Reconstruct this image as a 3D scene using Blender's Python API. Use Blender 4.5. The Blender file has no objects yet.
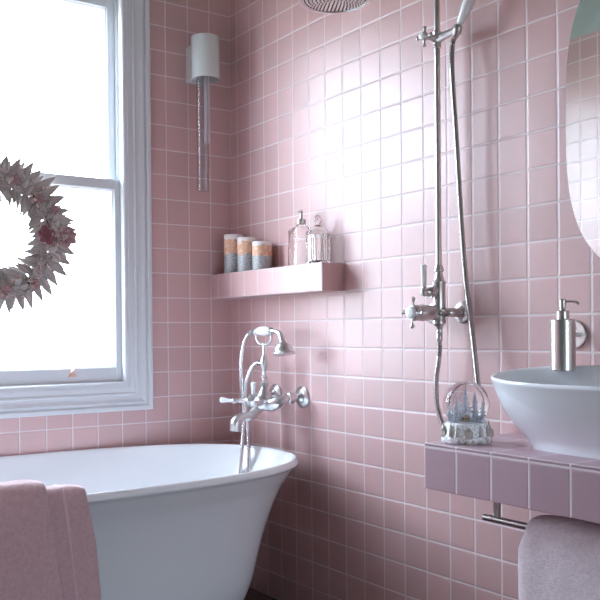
import bpy, math, random
from mathutils import Vector, Matrix, noise as mnoise
random.seed(7)
PI = math.pi
scn = bpy.context.scene
col = scn.collection

# ------------------------------------------------------------------ materials
def new_mat(name):
    m = bpy.data.materials.new(name); m.use_nodes = True
    nt = m.node_tree
    b = nt.nodes['Principled BSDF']
    return m, nt, b
def setp(b, **k):
    for n, v in k.items():
        b.inputs[n.replace('_', ' ')].default_value = v
def rgb(r, g, b): return (r, g, b, 1)
def N(nt, t, **k):
    n = nt.nodes.new(t)
    for a, v in k.items(): setattr(n, a, v)
    return n
def MT(nt, op, a, b=None, c=None):
    n = nt.nodes.new('ShaderNodeMath'); n.operation = op
    for i, v in enumerate((a, b, c)):
        if v is None: continue
        if isinstance(v, (int, float)): n.inputs[i].default_value = v
        else: nt.links.new(v, n.inputs[i])
    return n.outputs[0]
def simple(name, c, rough=.5, metal=0, **k):
    m, nt, b = new_mat(name)
    setp(b, Base_Color=rgb(*c), Roughness=rough, Metallic=metal, **k)
    return m
def noise_bump(nt, b, scale, strength, dist=.002, detail=4, coord='Object'):
    tc = N(nt, 'ShaderNodeTexCoord'); nz = N(nt, 'ShaderNodeTexNoise')
    nz.inputs['Scale'].default_value = scale; nz.inputs['Detail'].default_value = detail
    nt.links.new(tc.outputs[coord], nz.inputs['Vector'])
    bp = N(nt, 'ShaderNodeBump'); bp.inputs['Strength'].default_value = strength; bp.inputs['Distance'].default_value = dist
    nt.links.new(nz.outputs['Fac'], bp.inputs['Height']); nt.links.new(bp.outputs['Normal'], b.inputs['Normal'])
    return nz

def tile_mat(name, px, ox, py, oy, pz, oz, base=(.61, .388, .38), rough=.38, grout=(.74, .65, .66)):
    """square glazed tiles; grid pitch and offset per world axis"""
    m, nt, b = new_mat(name)
    L = nt.links.new
    g = N(nt, 'ShaderNodeNewGeometry')
    sp = N(nt, 'ShaderNodeSeparateXYZ'); L(g.outputs['Position'], sp.inputs[0])
    sn = N(nt, 'ShaderNodeSeparateXYZ'); L(g.outputs['True Normal'], sn.inputs[0])
    def axis(o, p, off): return MT(nt, 'DIVIDE', MT(nt, 'ADD', o, off), p)
    ux, uy, uz = axis(sp.outputs[0], px, ox), axis(sp.outputs[1], py, oy), axis(sp.outputs[2], pz, oz)
    def near(u, p):
        f = MT(nt, 'FRACT', u)
        d = MT(nt, 'MINIMUM', f, MT(nt, 'SUBTRACT', 1.0, f))
        return MT(nt, 'MULTIPLY', d, p)
    dx, dy, dz = near(ux, px), near(uy, py), near(uz, pz)
    # along the face normal the distance must not count
    def big(o): return MT(nt, 'GREATER_THAN', MT(nt, 'ABSOLUTE', o), .6)
    dx = MT(nt, 'ADD', dx, big(sn.outputs[0])); dy = MT(nt, 'ADD', dy, big(sn.outputs[1])); dz = MT(nt, 'ADD', dz, big(sn.outputs[2]))
    d = MT(nt, 'MINIMUM', MT(nt, 'MINIMUM', dx, dy), dz)
    mr = N(nt, 'ShaderNodeMapRange'); mr.interpolation_type = 'SMOOTHSTEP'
    mr.inputs['From Min'].default_value = .0016; mr.inputs['From Max'].default_value = .0027
    L(d, mr.inputs['Value']); mask = mr.outputs[0]
    mh = N(nt, 'ShaderNodeMapRange'); mh.interpolation_type = 'SMOOTHSTEP'
    mh.inputs['From Min'].default_value = .0012; mh.inputs['From Max'].default_value = .006
    L(d, mh.inputs['Value'])
    cx = N(nt, 'ShaderNodeCombineXYZ')
    L(MT(nt, 'FLOOR', ux), cx.inputs[0]); L(MT(nt, 'FLOOR', uy), cx.inputs[1]); L(MT(nt, 'FLOOR', uz), cx.inputs[2])
    # the coordinate along the normal is constant on a face up to rounding, so damp it out
    mul = N(nt, 'ShaderNodeVectorMath', operation='MULTIPLY')
    cm = N(nt, 'ShaderNodeCombineXYZ')
    for i in range(3): L(MT(nt, 'SUBTRACT', 1.0, big(sn.outputs[i])), cm.inputs[i])
    L(cx.outputs[0], mul.inputs[0]); L(cm.outputs[0], mul.inputs[1])
    wn = N(nt, 'ShaderNodeTexWhiteNoise'); wn.noise_dimensions = '3D'; L(mul.outputs[0], wn.inputs['Vector'])
    nz = N(nt, 'ShaderNodeTexNoise'); nz.inputs['Scale'].default_value = 14; nz.inputs['Detail'].default_value = 5
    L(g.outputs['Position'], nz.inputs['Vector'])
    val = MT(nt, 'ADD', MT(nt, 'MULTIPLY', wn.outputs['Value'], .10), MT(nt, 'MULTIPLY', nz.outputs['Fac'], .14))
    val = MT(nt, 'ADD', val, .86)
    hs = N(nt, 'ShaderNodeHueSaturation'); hs.inputs['Color'].default_value = rgb(*base)
    L(val, hs.inputs['Value'])
    sat = MT(nt, 'ADD', MT(nt, 'MULTIPLY', nz.outputs['Fac'], .3), .86); L(sat, hs.inputs['Saturation'])
    mx = N(nt, 'ShaderNodeMix', data_type='RGBA'); L(mask, mx.inputs['Factor'])
    mx.inputs['A'].default_value = rgb(*grout); L(hs.outputs[0], mx.inputs['B'])
    L(mx.outputs['Result'], b.inputs['Base Color'])
    L(MT(nt, 'ADD', MT(nt, 'MULTIPLY', mask, rough - .8), .8), b.inputs['Roughness'])
    b.inputs['Specular IOR Level'].default_value = .7
    # every tile tilts very slightly, and the glaze ripples
    sub = N(nt, 'ShaderNodeVectorMath', operation='SUBTRACT'); L(wn.outputs['Color'], sub.inputs[0]); sub.inputs[1].default_value = (.5, .5, .5)
    sc = N(nt, 'ShaderNodeVectorMath', operation='SCALE'); L(sub.outputs[0], sc.inputs[0]); sc.inputs['Scale'].default_value = .014
    ad = N(nt, 'ShaderNodeVectorMath', operation='ADD'); L(g.outputs['Normal'], ad.inputs[0]); L(sc.outputs[0], ad.inputs[1])
    nm = N(nt, 'ShaderNodeVectorMath', operation='NORMALIZE'); L(ad.outputs[0], nm.inputs[0])
    h = MT(nt, 'ADD', mh.outputs[0], MT(nt, 'MULTIPLY', nz.outputs['Fac'], .35))
    bp = N(nt, 'ShaderNodeBump'); bp.inputs['Strength'].default_value = .5; bp.inputs['Distance'].default_value = .0015
    L(h, bp.inputs['Height']); L(nm.outputs[0], bp.inputs['Normal']); L(bp.outputs['Normal'], b.inputs['Normal'])
    return m

def thin_glass(name, tint=(1, 1, 1), gl=.04, rim=.5, frost=0):
    """clear thin-walled glass: see-through, reflecting more at grazing angles"""
    m = bpy.data.materials.new(name); m.use_nodes = True; nt = m.node_tree
    nt.nodes.clear(); L = nt.links.new
    out = N(nt, 'ShaderNodeOutputMaterial')
    tr = N(nt, 'ShaderNodeBsdfTransparent'); tr.inputs[0].default_value = rgb(*tint)
    gs = N(nt, 'ShaderNodeBsdfGlossy'); gs.inputs['Roughness'].default_value = .03
    lw = N(nt, 'ShaderNodeLayerWeight'); lw.inputs['Blend'].default_value = rim
    f = MT(nt, 'ADD', MT(nt, 'MULTIPLY', MT(nt, 'POWER', lw.outputs['Facing'], 3.0), .55), gl)
    mx = N(nt, 'ShaderNodeMixShader'); L(f, mx.inputs[0]); L(tr.outputs[0], mx.inputs[1]); L(gs.outputs[0], mx.inputs[2])
    last = mx
    if frost:
        df = N(nt, 'ShaderNodeBsdfTranslucent'); d2 = N(nt, 'ShaderNodeBsdfDiffuse')
        df.inputs[0].default_value = d2.inputs[0].default_value = (.93, .93, .95, 1)
        m1 = N(nt, 'ShaderNodeMixShader'); m1.inputs[0].default_value = .5; L(df.outputs[0], m1.inputs[1]); L(d2.outputs[0], m1.inputs[2])
        m2 = N(nt, 'ShaderNodeMixShader'); m2.inputs[0].default_value = frost; L(mx.outputs[0], m2.inputs[1]); L(m1.outputs[0], m2.inputs[2])
        last = m2
    L(last.outputs[0], out.inputs[0])
    return m

TZ = dict(pz=.1, oz=0)
M = {}
M['tile_back'] = tile_mat('tile window wall', .1023, 0, .1, .0532, .1, 0)
M['tile_right'] = tile_mat('tile long wall', .1, .0, .1, .0532, .1, 0)
M['tile_left'] = tile_mat('tile opposite wall', .1, .05, .1, .03, .1, 0)
M['tile_shelf'] = tile_mat('tile shelf', .1, .0, .1, .0532, .1, 0)
M['tile_counter'] = tile_mat('tile counter', .12, .0, .11, 1.513, .5, .237, base=(.45, .30, .345))
def wallpaint(name, c):
    m, nt, b = new_mat(name); setp(b, Base_Color=rgb(*c), Roughness=.75); noise_bump(nt, b, 60, .15, .001); return m
M['paint'] = wallpaint('pale green grey wall paint', (.44, .49, .46))
M['ceiling'] = wallpaint('ceiling paint', (.50, .53, .51))
M['white_wood'] = simple('painted window wood', (.66, .68, .71), .35)
M['enamel'] = simple('white bath enamel', (.86, .88, .91), .1, 0)
M['ceramic'] = simple('basin ceramic', (.86, .89, .93), .12)
M['porcelain'] = simple('porcelain', (.88, .90, .93), .12)
M['chrome'] = simple('chrome', (.70, .70, .71), .28, 1)
M['nickel'] = simple('brushed nickel', (.64, .62, .61), .28, 1)
M['nickel_dark'] = simple('nickel hose', (.50, .49, .49), .3, 1)
M['dark'] = simple('dark recess', (.03, .03, .03), .6)
M['lamp_white'] = simple('lamp white enamel', (.66, .70, .69), .18)
M['mirror'] = simple('mirror silver', (.72, .79, .78), .015, 1)
M['mirror_edge'] = simple('mirror edge', (.45, .50, .54), .3)
M['copper'] = simple('copper', (.80, .50, .40), .35, .9)
M['mark'] = simple('grey print', (.45, .5, .58), .5)

def hose_mat(name, c):
    m, nt, b = new_mat(name); setp(b, Base_Color=rgb(*c), Roughness=.25, Metallic=1.0)
    return m
M['hose'] = hose_mat('metal hose', (.72, .72, .73))
M['hose_dark'] = hose_mat('metal hose satin', (.52, .51, .50))

def brushed():
    m, nt, b = new_mat('brushed steel'); setp(b, Base_Color=rgb(.60, .58, .56), Metallic=1.0, Roughness=.28)
    tc = N(nt, 'ShaderNodeTexCoord'); mp = N(nt, 'ShaderNodeMapping'); mp.inputs['Scale'].default_value = (400, 400, 6)
    nz = N(nt, 'ShaderNodeTexNoise'); nz.inputs['Scale'].default_value = 1; nt.links.new(tc.outputs['Object'], mp.inputs[0]); nt.links.new(mp.outputs[0], nz.inputs['Vector'])
    nt.links.new(MT(nt, 'ADD', MT(nt, 'MULTIPLY', nz.outputs['Fac'], .2), .2), b.inputs['Roughness'])
    return m
M['steel'] = brushed()

def terry(name, c, c2):
    m, nt, b = new_mat(name)
    setp(b, Roughness=.95); b.inputs['Sheen Weight'].default_value = .5; b.inputs['Sheen Roughness'].default_value = .4
    tc = N(nt, 'ShaderNodeTexCoord'); nz = N(nt, 'ShaderNodeTexNoise'); nz.inputs['Scale'].default_value = 420; nz.inputs['Detail'].default_value = 2
    nt.links.new(tc.outputs['Object'], nz.inputs['Vector'])
    n2 = N(nt, 'ShaderNodeTexNoise'); n2.inputs['Scale'].default_value = 90; n2.inputs['Detail'].default_value = 3
    nt.links.new(tc.outputs['Object'], n2.inputs['Vector'])
    mx = N(nt, 'ShaderNodeMix', data_type='RGBA'); mx.inputs['A'].default_value = rgb(*c2); mx.inputs['B'].default_value = rgb(*c)
    s = MT(nt, 'ADD', MT(nt, 'MULTIPLY', nz.outputs['Fac'], .6), MT(nt, 'MULTIPLY', n2.outputs['Fac'], .4))
    mr = N(nt, 'ShaderNodeMapRange'); mr.inputs['From Min'].default_value = .35; mr.inputs['From Max'].default_value = .6; nt.links.new(s, mr.inputs['Value'])
    nt.links.new(mr.outputs[0], mx.inputs['Factor']); nt.links.new(mx.outputs['Result'], b.inputs['Base Color'])
    bp = N(nt, 'ShaderNodeBump'); bp.inputs['Strength'].default_value = .9; bp.inputs['Distance'].default_value = .003
    nt.links.new(s, bp.inputs['Height']); nt.links.new(bp.outputs['Normal'], b.inputs['Normal'])
    return m
M['terry_pink'] = terry('dusty pink terry', (.66, .44, .46), (.52, .33, .35))
M['band_pink'] = simple('woven pink band', (.66, .46, .50), .7)
M['terry_mauve'] = terry('mauve grey terry', (.84, .71, .75), (.66, .53, .57))

def glass(name, rough=0.0, ior=1.45, tint=(1, 1, 1)):
    m, nt, b = new_mat(name)
    setp(b, Base_Color=rgb(*tint), Roughness=rough, IOR=ior); b.inputs['Transmission Weight'].default_value = 1
    return m
M['glass'] = glass('cut glass', .02, 1.4, (.97, .99, 1))
M['clear'] = glass('clear pressed glass', 0, 1.28)
M['crystal'] = thin_glass('pressed glass', (.97, .985, 1), .09, .7, .07)
M['pane'] = thin_glass('window pane', (1, 1, 1), .03)
M['globe'] = glass('globe glass', 0, 1.2, (.98, .99, 1))
M['tube'] = thin_glass('lamp tube glass', (.86, .90, .92), .12, .7)
M['frost'] = thin_glass('frosted tube', (1, 1, 1), .05, .5, .75)

def candle_mat():
    m, nt, b = new_mat('layered candle'); L = nt.links.new
    setp(b, Roughness=.5)
    tc = N(nt, 'ShaderNodeTexCoord'); sp = N(nt, 'ShaderNodeSeparateXYZ'); L(tc.outputs['Generated'], sp.inputs[0])
    nz = N(nt, 'ShaderNodeTexNoise'); nz.inputs['Scale'].default_value = 38; nz.inputs['Detail'].default_value = 3; L(tc.outputs['Object'], nz.inputs['Vector'])
    h = MT(nt, 'ADD', sp.outputs[2], MT(nt, 'MULTIPLY', MT(nt, 'SUBTRACT', nz.outputs['Fac'], .5), .28))
    vo = N(nt, 'ShaderNodeTexVoronoi'); vo.inputs['Scale'].default_value = 420; L(tc.outputs['Object'], vo.inputs['Vector'])
    gr = N(nt, 'ShaderNodeMix', data_type='RGBA'); gr.inputs['A'].default_value = rgb(.16, .18, .20); gr.inputs['B'].default_value = rgb(.78, .80, .80)
    L(vo.outputs['Color'], gr.inputs['Factor'])
    fl = N(nt, 'ShaderNodeTexNoise'); fl.inputs['Scale'].default_value = 75; L(tc.outputs['Object'], fl.inputs['Vector'])
    wx = N(nt, 'ShaderNodeMix', data_type='RGBA'); wx.inputs['A'].default_value = rgb(.80, .47, .30); wx.inputs['B'].default_value = rgb(.88, .66, .58)
    L(MT(nt, 'GREATER_THAN', fl.outputs['Fac'], .56), wx.inputs['Factor'])
    a = N(nt, 'ShaderNodeMix', data_type='RGBA'); L(MT(nt, 'GREATER_THAN', h, .50), a.inputs['Factor']); L(gr.outputs['Result'], a.inputs['A']); L(wx.outputs['Result'], a.inputs['B'])
    c = N(nt, 'ShaderNodeMix', data_type='RGBA'); L(MT(nt, 'GREATER_THAN', h, .86), c.inputs['Factor']); L(a.outputs['Result'], c.inputs['A']); c.inputs['B'].default_value = rgb(.86, .80, .78)
    L(c.outputs['Result'], b.inputs['Base Color'])
    L(MT(nt, 'MULTIPLY', MT(nt, 'LESS_THAN', h, .50), .45), b.inputs['Metallic'])
    bp = N(nt, 'ShaderNodeBump'); bp.inputs['Strength'].default_value = .4; bp.inputs['Distance'].default_value = .001
    L(vo.outputs['Distance'], bp.inputs['Height']); L(bp.outputs['Normal'], b.inputs['Normal'])
    return m
M['candle'] = candle_mat()
M['wick'] = simple('wick', (.15, .13, .12), .9)
def leaf_mat(name, c, c2):
    m, nt, b = new_mat(name); L = nt.links.new
    tc = N(nt, 'ShaderNodeTexCoord'); nz = N(nt, 'ShaderNodeTexNoise'); nz.inputs['Scale'].default_value = 25; L(tc.outputs['Object'], nz.inputs['Vector'])
    mx = N(nt, 'ShaderNodeMix', data_type='RGBA'); mx.inputs['A'].default_value = rgb(*c); mx.inputs['B'].default_value = rgb(*c2); L(nz.outputs['Fac'], mx.inputs['Factor'])
    L(mx.outputs['Result'], b.inputs['Base Color']); setp(b, Roughness=.55, Metallic=.2)
    return m
M['leaf'] = leaf_mat('silver leaf', (.50, .47, .45), (.37, .32, .30))
M['petal'] = leaf_mat('dusty pink petal', (.50, .30, .30), (.38, .26, .27))
M['petal_deep'] = leaf_mat('deep rose petal', (.36, .14, .17), (.26, .10, .13))
M['twig'] = simple('twig', (.20, .16, .14), .8)
M['berry'] = simple('berry', (.52, .36, .33), .5)
def resin():
    m, nt, b = new_mat('white silver resin'); L = nt.links.new
    tc = N(nt, 'ShaderNodeTexCoord'); nz = N(nt, 'ShaderNodeTexNoise'); nz.inputs['Scale'].default_value = 170; nz.inputs['Detail'].default_value = 5; L(tc.outputs['Object'], nz.inputs['Vector'])
    cr = N(nt, 'ShaderNodeValToRGB'); cr.color_ramp.elements[0].position = .40; cr.color_ramp.elements[0].color = rgb(.58, .57, .56)
    cr.color_ramp.elements[1].position = .52; cr.color_ramp.elements[1].color = rgb(.86, .88, .91); L(nz.outputs['Fac'], cr.inputs[0])
    L(cr.outputs[0], b.inputs['Base Color']); setp(b, Roughness=.35)
    bp = N(nt, 'ShaderNodeBump'); bp.inputs['Strength'].default_value = .8; bp.inputs['Distance'].default_value = .003; L(nz.outputs['Fac'], bp.inputs['Height']); L(bp.outputs['Normal'], b.inputs['Normal'])
    return m
M['resin'] = resin()
M['silver'] = simple('silver relief', (.50, .47, .43), .35, .5)
M['snow'] = simple('snow white', (.84, .87, .92), .5)
M['cabin'] = simple('cabin tan', (.60, .48, .36), .6)
M['slate'] = None
def floor_mat():
    m, nt, b = new_mat('dark floor boards'); L = nt.links.new
    tc = N(nt, 'ShaderNodeTexCoord'); mp = N(nt, 'ShaderNodeMapping'); mp.inputs['Scale'].default_value = (9, 1.2, 1); L(tc.outputs['Object'], mp.inputs[0])
    nz = N(nt, 'ShaderNodeTexNoise'); nz.inputs['Scale'].default_value = 3; nz.inputs['Detail'].default_value = 6; L(mp.outputs[0], nz.inputs['Vector'])
    mx = N(nt, 'ShaderNodeMix', data_type='RGBA'); mx.inputs['A'].default_value = rgb(.055, .03, .027); mx.inputs['B'].default_value = rgb(.12, .07, .06); L(nz.outputs['Fac'], mx.inputs['Factor'])
    L(mx.outputs['Result'], b.inputs['Base Color']); setp(b, Roughness=.45)
    return m
M['floor'] = floor_mat()

# ------------------------------------------------------------------ mesh builder
def frame_for(axis):
    a = Vector(axis).normalized()
    t = Vector((0, 0, 1)) if abs(a.z) < .9 else Vector((1, 0, 0))
    u = t.cross(a).normalized(); v = a.cross(u)
    return a, u, v
def spline(pts, n=8):
    P = [Vector(p) for p in pts]
    P = [P[0] * 2 - P[1]] + P + [P[-1] * 2 - P[-2]]
    out = []
    for i in range(1, len(P) - 2):
        for k in range(n):
            t = k / n
            a, b, c, d = P[i - 1], P[i], P[i + 1], P[i + 2]
            out.append(.5 * ((2 * b) + (-a + c) * t + (2 * a - 5 * b + 4 * c - d) * t * t + (-a + 3 * b - 3 * c + d) * t ** 3))
    out.append(P[-2].copy())
    return out
def lerp(a, b, t): return a + (b - a) * t
class MB:
    def __init__(s): s.v = []; s.f = []; s.mi = []; s.cur = 0
    def add(s, vs, fs):
        o = len(s.v); s.v += [Vector(v) for v in vs]; s.f += [tuple(i + o for i in f) for f in fs]; s.mi += [s.cur] * len(fs)
        return s
    def box(s, x0, x1, y0, y1, z0, z1):
        vs = [(x, y, z) for z in (z0, z1) for y in (y0, y1) for x in (x0, x1)]
        return s.add(vs, [(0, 2, 3, 1), (4, 5, 7, 6), (0, 1, 5, 4), (2, 6, 7, 3), (0, 4, 6, 2), (1, 3, 7, 5)])
    def obox(s, c, ax, hx, hy, hz):
        a, u, v = frame_for(ax); c = Vector(c)
        vs = [c + a * (i * hx) + u * (j * hy) + v * (k * hz) for k in (-1, 1) for j in (-1, 1) for i in (-1, 1)]
        return s.add(vs, [(0, 2, 3, 1), (4, 5, 7, 6), (0, 1, 5, 4), (2, 6, 7, 3), (0, 4, 6, 2), (1, 3, 7, 5)])
    def rings(s, rings, cap0=True, cap1=True, closed=False):
        n = len(rings[0]); vs = [p for r in rings for p in r]; fs = []
        m = len(rings)
        for i in range(m if closed else m - 1):
            j = (i + 1) % m
            for k in range(n):
                l = (k + 1) % n
                fs.append((i * n + k, i * n + l, j * n + l, j * n + k))
        if not closed:
            if cap0: fs.append(tuple(range(n))[::-1])
            if cap1: fs.append(tuple((m - 1) * n + k for k in range(n)))
        return s.add(vs, fs)
    def lathe(s, o, axis, prof, n=32, ribs=0, rib=0.0, cap0=True, cap1=True, sq=None):
        a, u, v = frame_for(axis); o = Vector(o); R = []
        for r, h in prof:
            ring = []
            for k in range(n):
                t = 2 * PI * k / n
                rr = max(r, 1e-5)
                if ribs: rr *= 1 + rib * (abs(math.sin(ribs * t / 2)) - .5)
                c, q = math.cos(t), math.sin(t)
                if sq:
                    d = (abs(c) ** sq + abs(q) ** sq) ** (-1 / sq); c *= d; q *= d
                ring.append(o + a * h + u * (rr * c) + v * (rr * q))
            R.append(ring)
        return s.rings(R, cap0, cap1)
    def cyl(s, p0, p1, r, n=24, r1=None):
        p0, p1 = Vector(p0), Vector(p1); L = (p1 - p0).length
        return s.lathe(p0, p1 - p0, [(r, 0), (r if r1 is None else r1, L)], n)
    def tube(s, pts, r, n=16, k=8, smooth=True, ridge=0, cap=True):
        P = spline(pts, k) if smooth else [Vector(p) for p in pts]
        m = len(P); R = []
        T0 = (P[1] - P[0]).normalized(); _, u, v = frame_for(T0)
        for i, p in enumerate(P):
            T = (P[min(i + 1, m - 1)] - P[max(i - 1, 0)]).normalized()
            u = (u - T * u.dot(T)).normalized(); v = T.cross(u)
            t = i / (m - 1)
            if callable(r): rr = r(t)
            elif isinstance(r, (list, tuple)):
                x = t * (len(r) - 1); q = min(int(x), len(r) - 2); rr = lerp(r[q], r[q + 1], x - q)
            else: rr = r
            if ridge: rr *= 1 + ridge * (1 if i % 2 else -1)
            R.append([p + u * (rr * math.cos(2 * PI * j / n)) + v * (rr * math.sin(2 * PI * j / n)) for j in range(n)])
        return s.rings(R, cap, cap)
    def ball(s, c, r, n=16, sx=1, sy=1, sz=1):
        c = Vector(c); R = []
        for i in range(1, n // 2):
            ph = PI * i / (n // 2)
            R.append([c + Vector((sx * r * math.sin(ph) * math.cos(2 * PI * j / n), sy * r * math.sin(ph) * math.sin(2 * PI * j / n), -sz * r * math.cos(ph))) for j in range(n)])
        o = len(s.v)
        s.rings(R, False, False)
        a = len(s.v); s.v += [c + Vector((0, 0, -sz * r)), c + Vector((0, 0, sz * r))]
        last = o + (len(R) - 1) * n
        for j in range(n):
            l = (j + 1) % n
            s.f.append((o + l, o + j, a)); s.f.append((last + j, last + l, a + 1)); s.mi += [s.cur] * 2
        return s
    def build(s, name, mat, parent=None, angle=35, bevel=0, seg=2, subsurf=0, flat=False, solid=0):
        off = Vector((0, 0, 0)); p = parent
        while p is not None: off += Vector(p.location); p = p.parent
        me = bpy.data.meshes.new(name)
        me.from_pydata([tuple(v - off) for v in s.v], [], s.f); me.validate(); me.update()
        mats = mat if isinstance(mat, (list, tuple)) else [mat]
        for m in mats: me.materials.append(m)
        if len(mats) > 1:
            for i, pl in enumerate(me.polygons): pl.material_index = s.mi[i]
        import bmesh
        bm = bmesh.new(); bm.from_mesh(me); bmesh.ops.recalc_face_normals(bm, faces=bm.faces); bm.to_mesh(me); bm.free()
        if not flat:
            for pl in me.polygons: pl.use_smooth = True
            me.set_sharp_from_angle(angle=math.radians(angle))
        o = bpy.data.objects.new(name, me); col.objects.link(o)
        if parent is not None: o.parent = parent
        if solid:
            md = o.modifiers.new('solid', 'SOLIDIFY'); md.thickness = solid; md.offset = 0
        if bevel:
            md = o.modifiers.new('bevel', 'BEVEL'); md.width = bevel; md.segments = seg; md.limit_method = 'ANGLE'
        if subsurf:
            md = o.modifiers.new('sub', 'SUBSURF'); md.levels = md.render_levels = subsurf
        return o
def tag(o, label=None, cat=None, group=None, kind=None):
    if label: o['label'] = label
    if cat: o['category'] = cat
    if group: o['group'] = group
    if kind: o['kind'] = kind
    return o
def thing(name, loc, label, cat, group=None, kind=None):
    o = bpy.data.objects.new(name, None); col.objects.link(o); o.location = loc; o.empty_display_size = .05
    return tag(o, label, cat, group, kind)
def copy_tree(o, parent=None):
    c = o.copy(); col.objects.link(c)
    if parent is not None: c.parent = parent
    for ch in [x for x in o.children]: copy_tree(ch, c)
    return c

# ------------------------------------------------------------------ room shell
TT = 2.52      # tile top
CH = 2.95      # ceiling
WX0, WX1, WZ0, WZ1 = -1.513, -.481, .848, 2.440   # window opening
RX = -1.85; BX = -2.75; JY = -1.75; FY = -4.1
mb = MB().box(BX - .1, .1, FY - .1, .2, -.1, 0); tag(mb.build('floor', M['floor'], flat=True), kind='structure')
mb = MB().box(BX - .1, .1, FY - .1, .2, CH, CH + .1); tag(mb.build('ceiling', M['ceiling'], flat=True), kind='structure')
mb = MB()
mb.box(RX, WX0, 0, .2, 0, TT); mb.box(WX1, .1, 0, .2, 0, TT); mb.box(WX0, WX1, 0, .2, 0, WZ0); mb.box(WX0, WX1, 0, .2, WZ1, TT)
mb.cur = 1; mb.box(RX, .1, 0, .2, TT, CH)
tag(mb.build('wall_back', [M['tile_back'], M['paint']], flat=True), kind='structure')
mb = MB().box(0, .1, FY, 0, 0, TT); mb.cur = 1; mb.box(0, .1, FY, 0, TT, CH)
tag(mb.build('wall_right', [M['tile_right'], M['paint']], flat=True), kind='structure')
mb = MB().box(BX - .1, RX, JY, .2, 0, TT); mb.cur = 1; mb.box(BX - .1, RX, JY, .2, TT, CH)
tag(mb.build('wall_left', [M['tile_left'], M['paint']], flat=True), kind='structure')
mb = MB().box(BX - .1, BX, FY, JY, 0, CH); tag(mb.build('wall_left_alcove', M['paint'], flat=True), kind='structure')
F2 = (-1.00, -.42, .50, 1.30)     # added opening, unseen behind the camera, to brighten the bath front
mb = MB().box(BX - .1, F2[0], FY - .1, FY, 0, CH).box(F2[1], .1, FY - .1, FY, 0, CH).box(F2[0], F2[1], FY - .1, FY, 0, F2[2]).box(F2[0], F2[1], FY - .1, FY, F2[3], CH)
tag(mb.build('wall_front', M['paint'], flat=True), kind='structure')

# ------------------------------------------------------------------ window
win = thing('window_1', (-.994, 0, WZ0), 'white painted sash window with moulded surround above the bath', 'window', kind='structure')
def rect_sweep(mb, x0, x1, z0, z1, prof):
    """mitred picture-frame moulding round a rectangle; prof = (outward offset, y)"""
    R = []
    for sx, sz in ((-1, -1), (1, -1), (1, 1), (-1, 1)):
        R.append([Vector(((x0 - w) if sx < 0 else (x1 + w), y, (z0 - w) if sz < 0 else (z1 + w))) for w, y in prof])
    mb.rings(R, closed=True)
    return mb
prof = [(0, .0), (0, -.008), (.022, -.008), (.024, -.013), (.030, -.015), (.034, -.011), (.040, -.012), (.052, -.016), (.060, -.022), (.065, -.022),
        (.067, -.016), (.072, -.016), (.074, -.024), (.078, -.027), (.090, -.027), (.093, -.024), (.093, 0)]
rect_sweep(MB(), WX0, WX1, WZ0, WZ1, prof).build('casing', M['white_wood'], win, angle=25)
rect_sweep(MB(), WX0 + .02, WX1 - .02, WZ0 + .02, WZ1 - .02, [(0, .022), (0, .004), (.004, -.002), (.008, -.004), (.020, -.004), (.020, .022)]).build('staff_bead', M['white_wood'], win, angle=25)
rect_sweep(MB(), WX0 + .002, WX1 - .002, WZ0 + .002, WZ1 - .002, [(0, .0), (0, .2), (.002, .2), (.002, 0)]).build('lining', M['white_wood'], win)
rect_sweep(MB(), WX0 + .014, WX1 - .014, WZ0 + .014, WZ1 - .014, [(0, .067), (0, .077), (.012, .077), (.012, .067)]).build('parting_bead', M['white_wood'], win)
MB().box(WX0 + .002, WX1 - .002, .125, .2, WZ0 + .002, WZ0 + .03).build('sill', M['white_wood'], win, bevel=.003)
def sash(name, y0, y1, z0, z1, sw, top, bot):
    xa, xb = WX0 + .005, WX1 - .005
    mb = MB()
    mb.box(xa, xa + sw, y0, y1, z0, z1); mb.box(xb - sw, xb, y0, y1, z0, z1)
    mb.box(xa + sw, xb - sw, y0, y1, z0, z0 + bot); mb.box(xa + sw, xb - sw, y0, y1, z1 - top, z1)
    o = mb.build(name, M['white_wood'], win, bevel=.004)
    ym = (y0 + y1) / 2
    # glazing moulding inside the frame
    rect_sweep(MB(), xa + sw + .006, xb - sw - .006, z0 + bot + .006, z1 - top - .006, [(0, y0 + .012), (0, y1 - .01), (.007, y1 - .01), (.007, y0 + .006)]).build('glazing_bead', M['white_wood'], o)
    MB().box(xa + sw - .002, xb - sw + .002, ym - .002, ym + .002, z0 + bot - .002, z1 - top + .002).build('pane', M['pane'], o, flat=True)
    return o
sash('lower_sash', .024, .064, WZ0 + .008, 1.666, .040, .042, .070)
sash('upper_sash', .080, .120, 1.622, WZ1 - .006, .040, .075, .042)
# small copper sash lift on the bottom rail
mb = MB(); mb.box(-.722, -.692, .016, .026, .893, .899); mb.box(-.716, -.698, .014, .024, .899, .905)
mb.tube([(-.716, .018, .905), (-.712, .012, .915), (-.705, .010, .919), (-.700, .012, .926), (-.694, .016, .930)], .0035, 8, 4)
mb.ball((-.709, .014, .916), .006, 10)
o = mb.build('sash_lift', M['copper'], win); tag(o, 'small copper catch on the bottom rail')

w2 = thing('fill_window', ((F2[0] + F2[1]) / 2, FY, F2[2]), 'added white framed fill-light window, out of view in the wall facing the bath window', 'window', kind='structure')
rect_sweep(MB(), F2[0], F2[1], F2[2], F2[3], [(0, FY), (0, FY + .02), (.07, FY + .02), (.07, FY)]).build('casing', M['white_wood'], w2, bevel=.003)
rect_sweep(MB(), F2[0] + .05, F2[1] - .05, F2[2] + .05, F2[3] - .05, [(0, FY - .06), (0, FY - .02), (.05, FY - .02), (.05, FY - .06)]).build('frame', M['white_wood'], w2, bevel=.003)
MB().box(F2[0] + .04, F2[1] - .04, FY - .045, FY - .04, F2[2] + .04, F2[3] - .04).build('pane', M['pane'], w2, flat=True)

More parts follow.
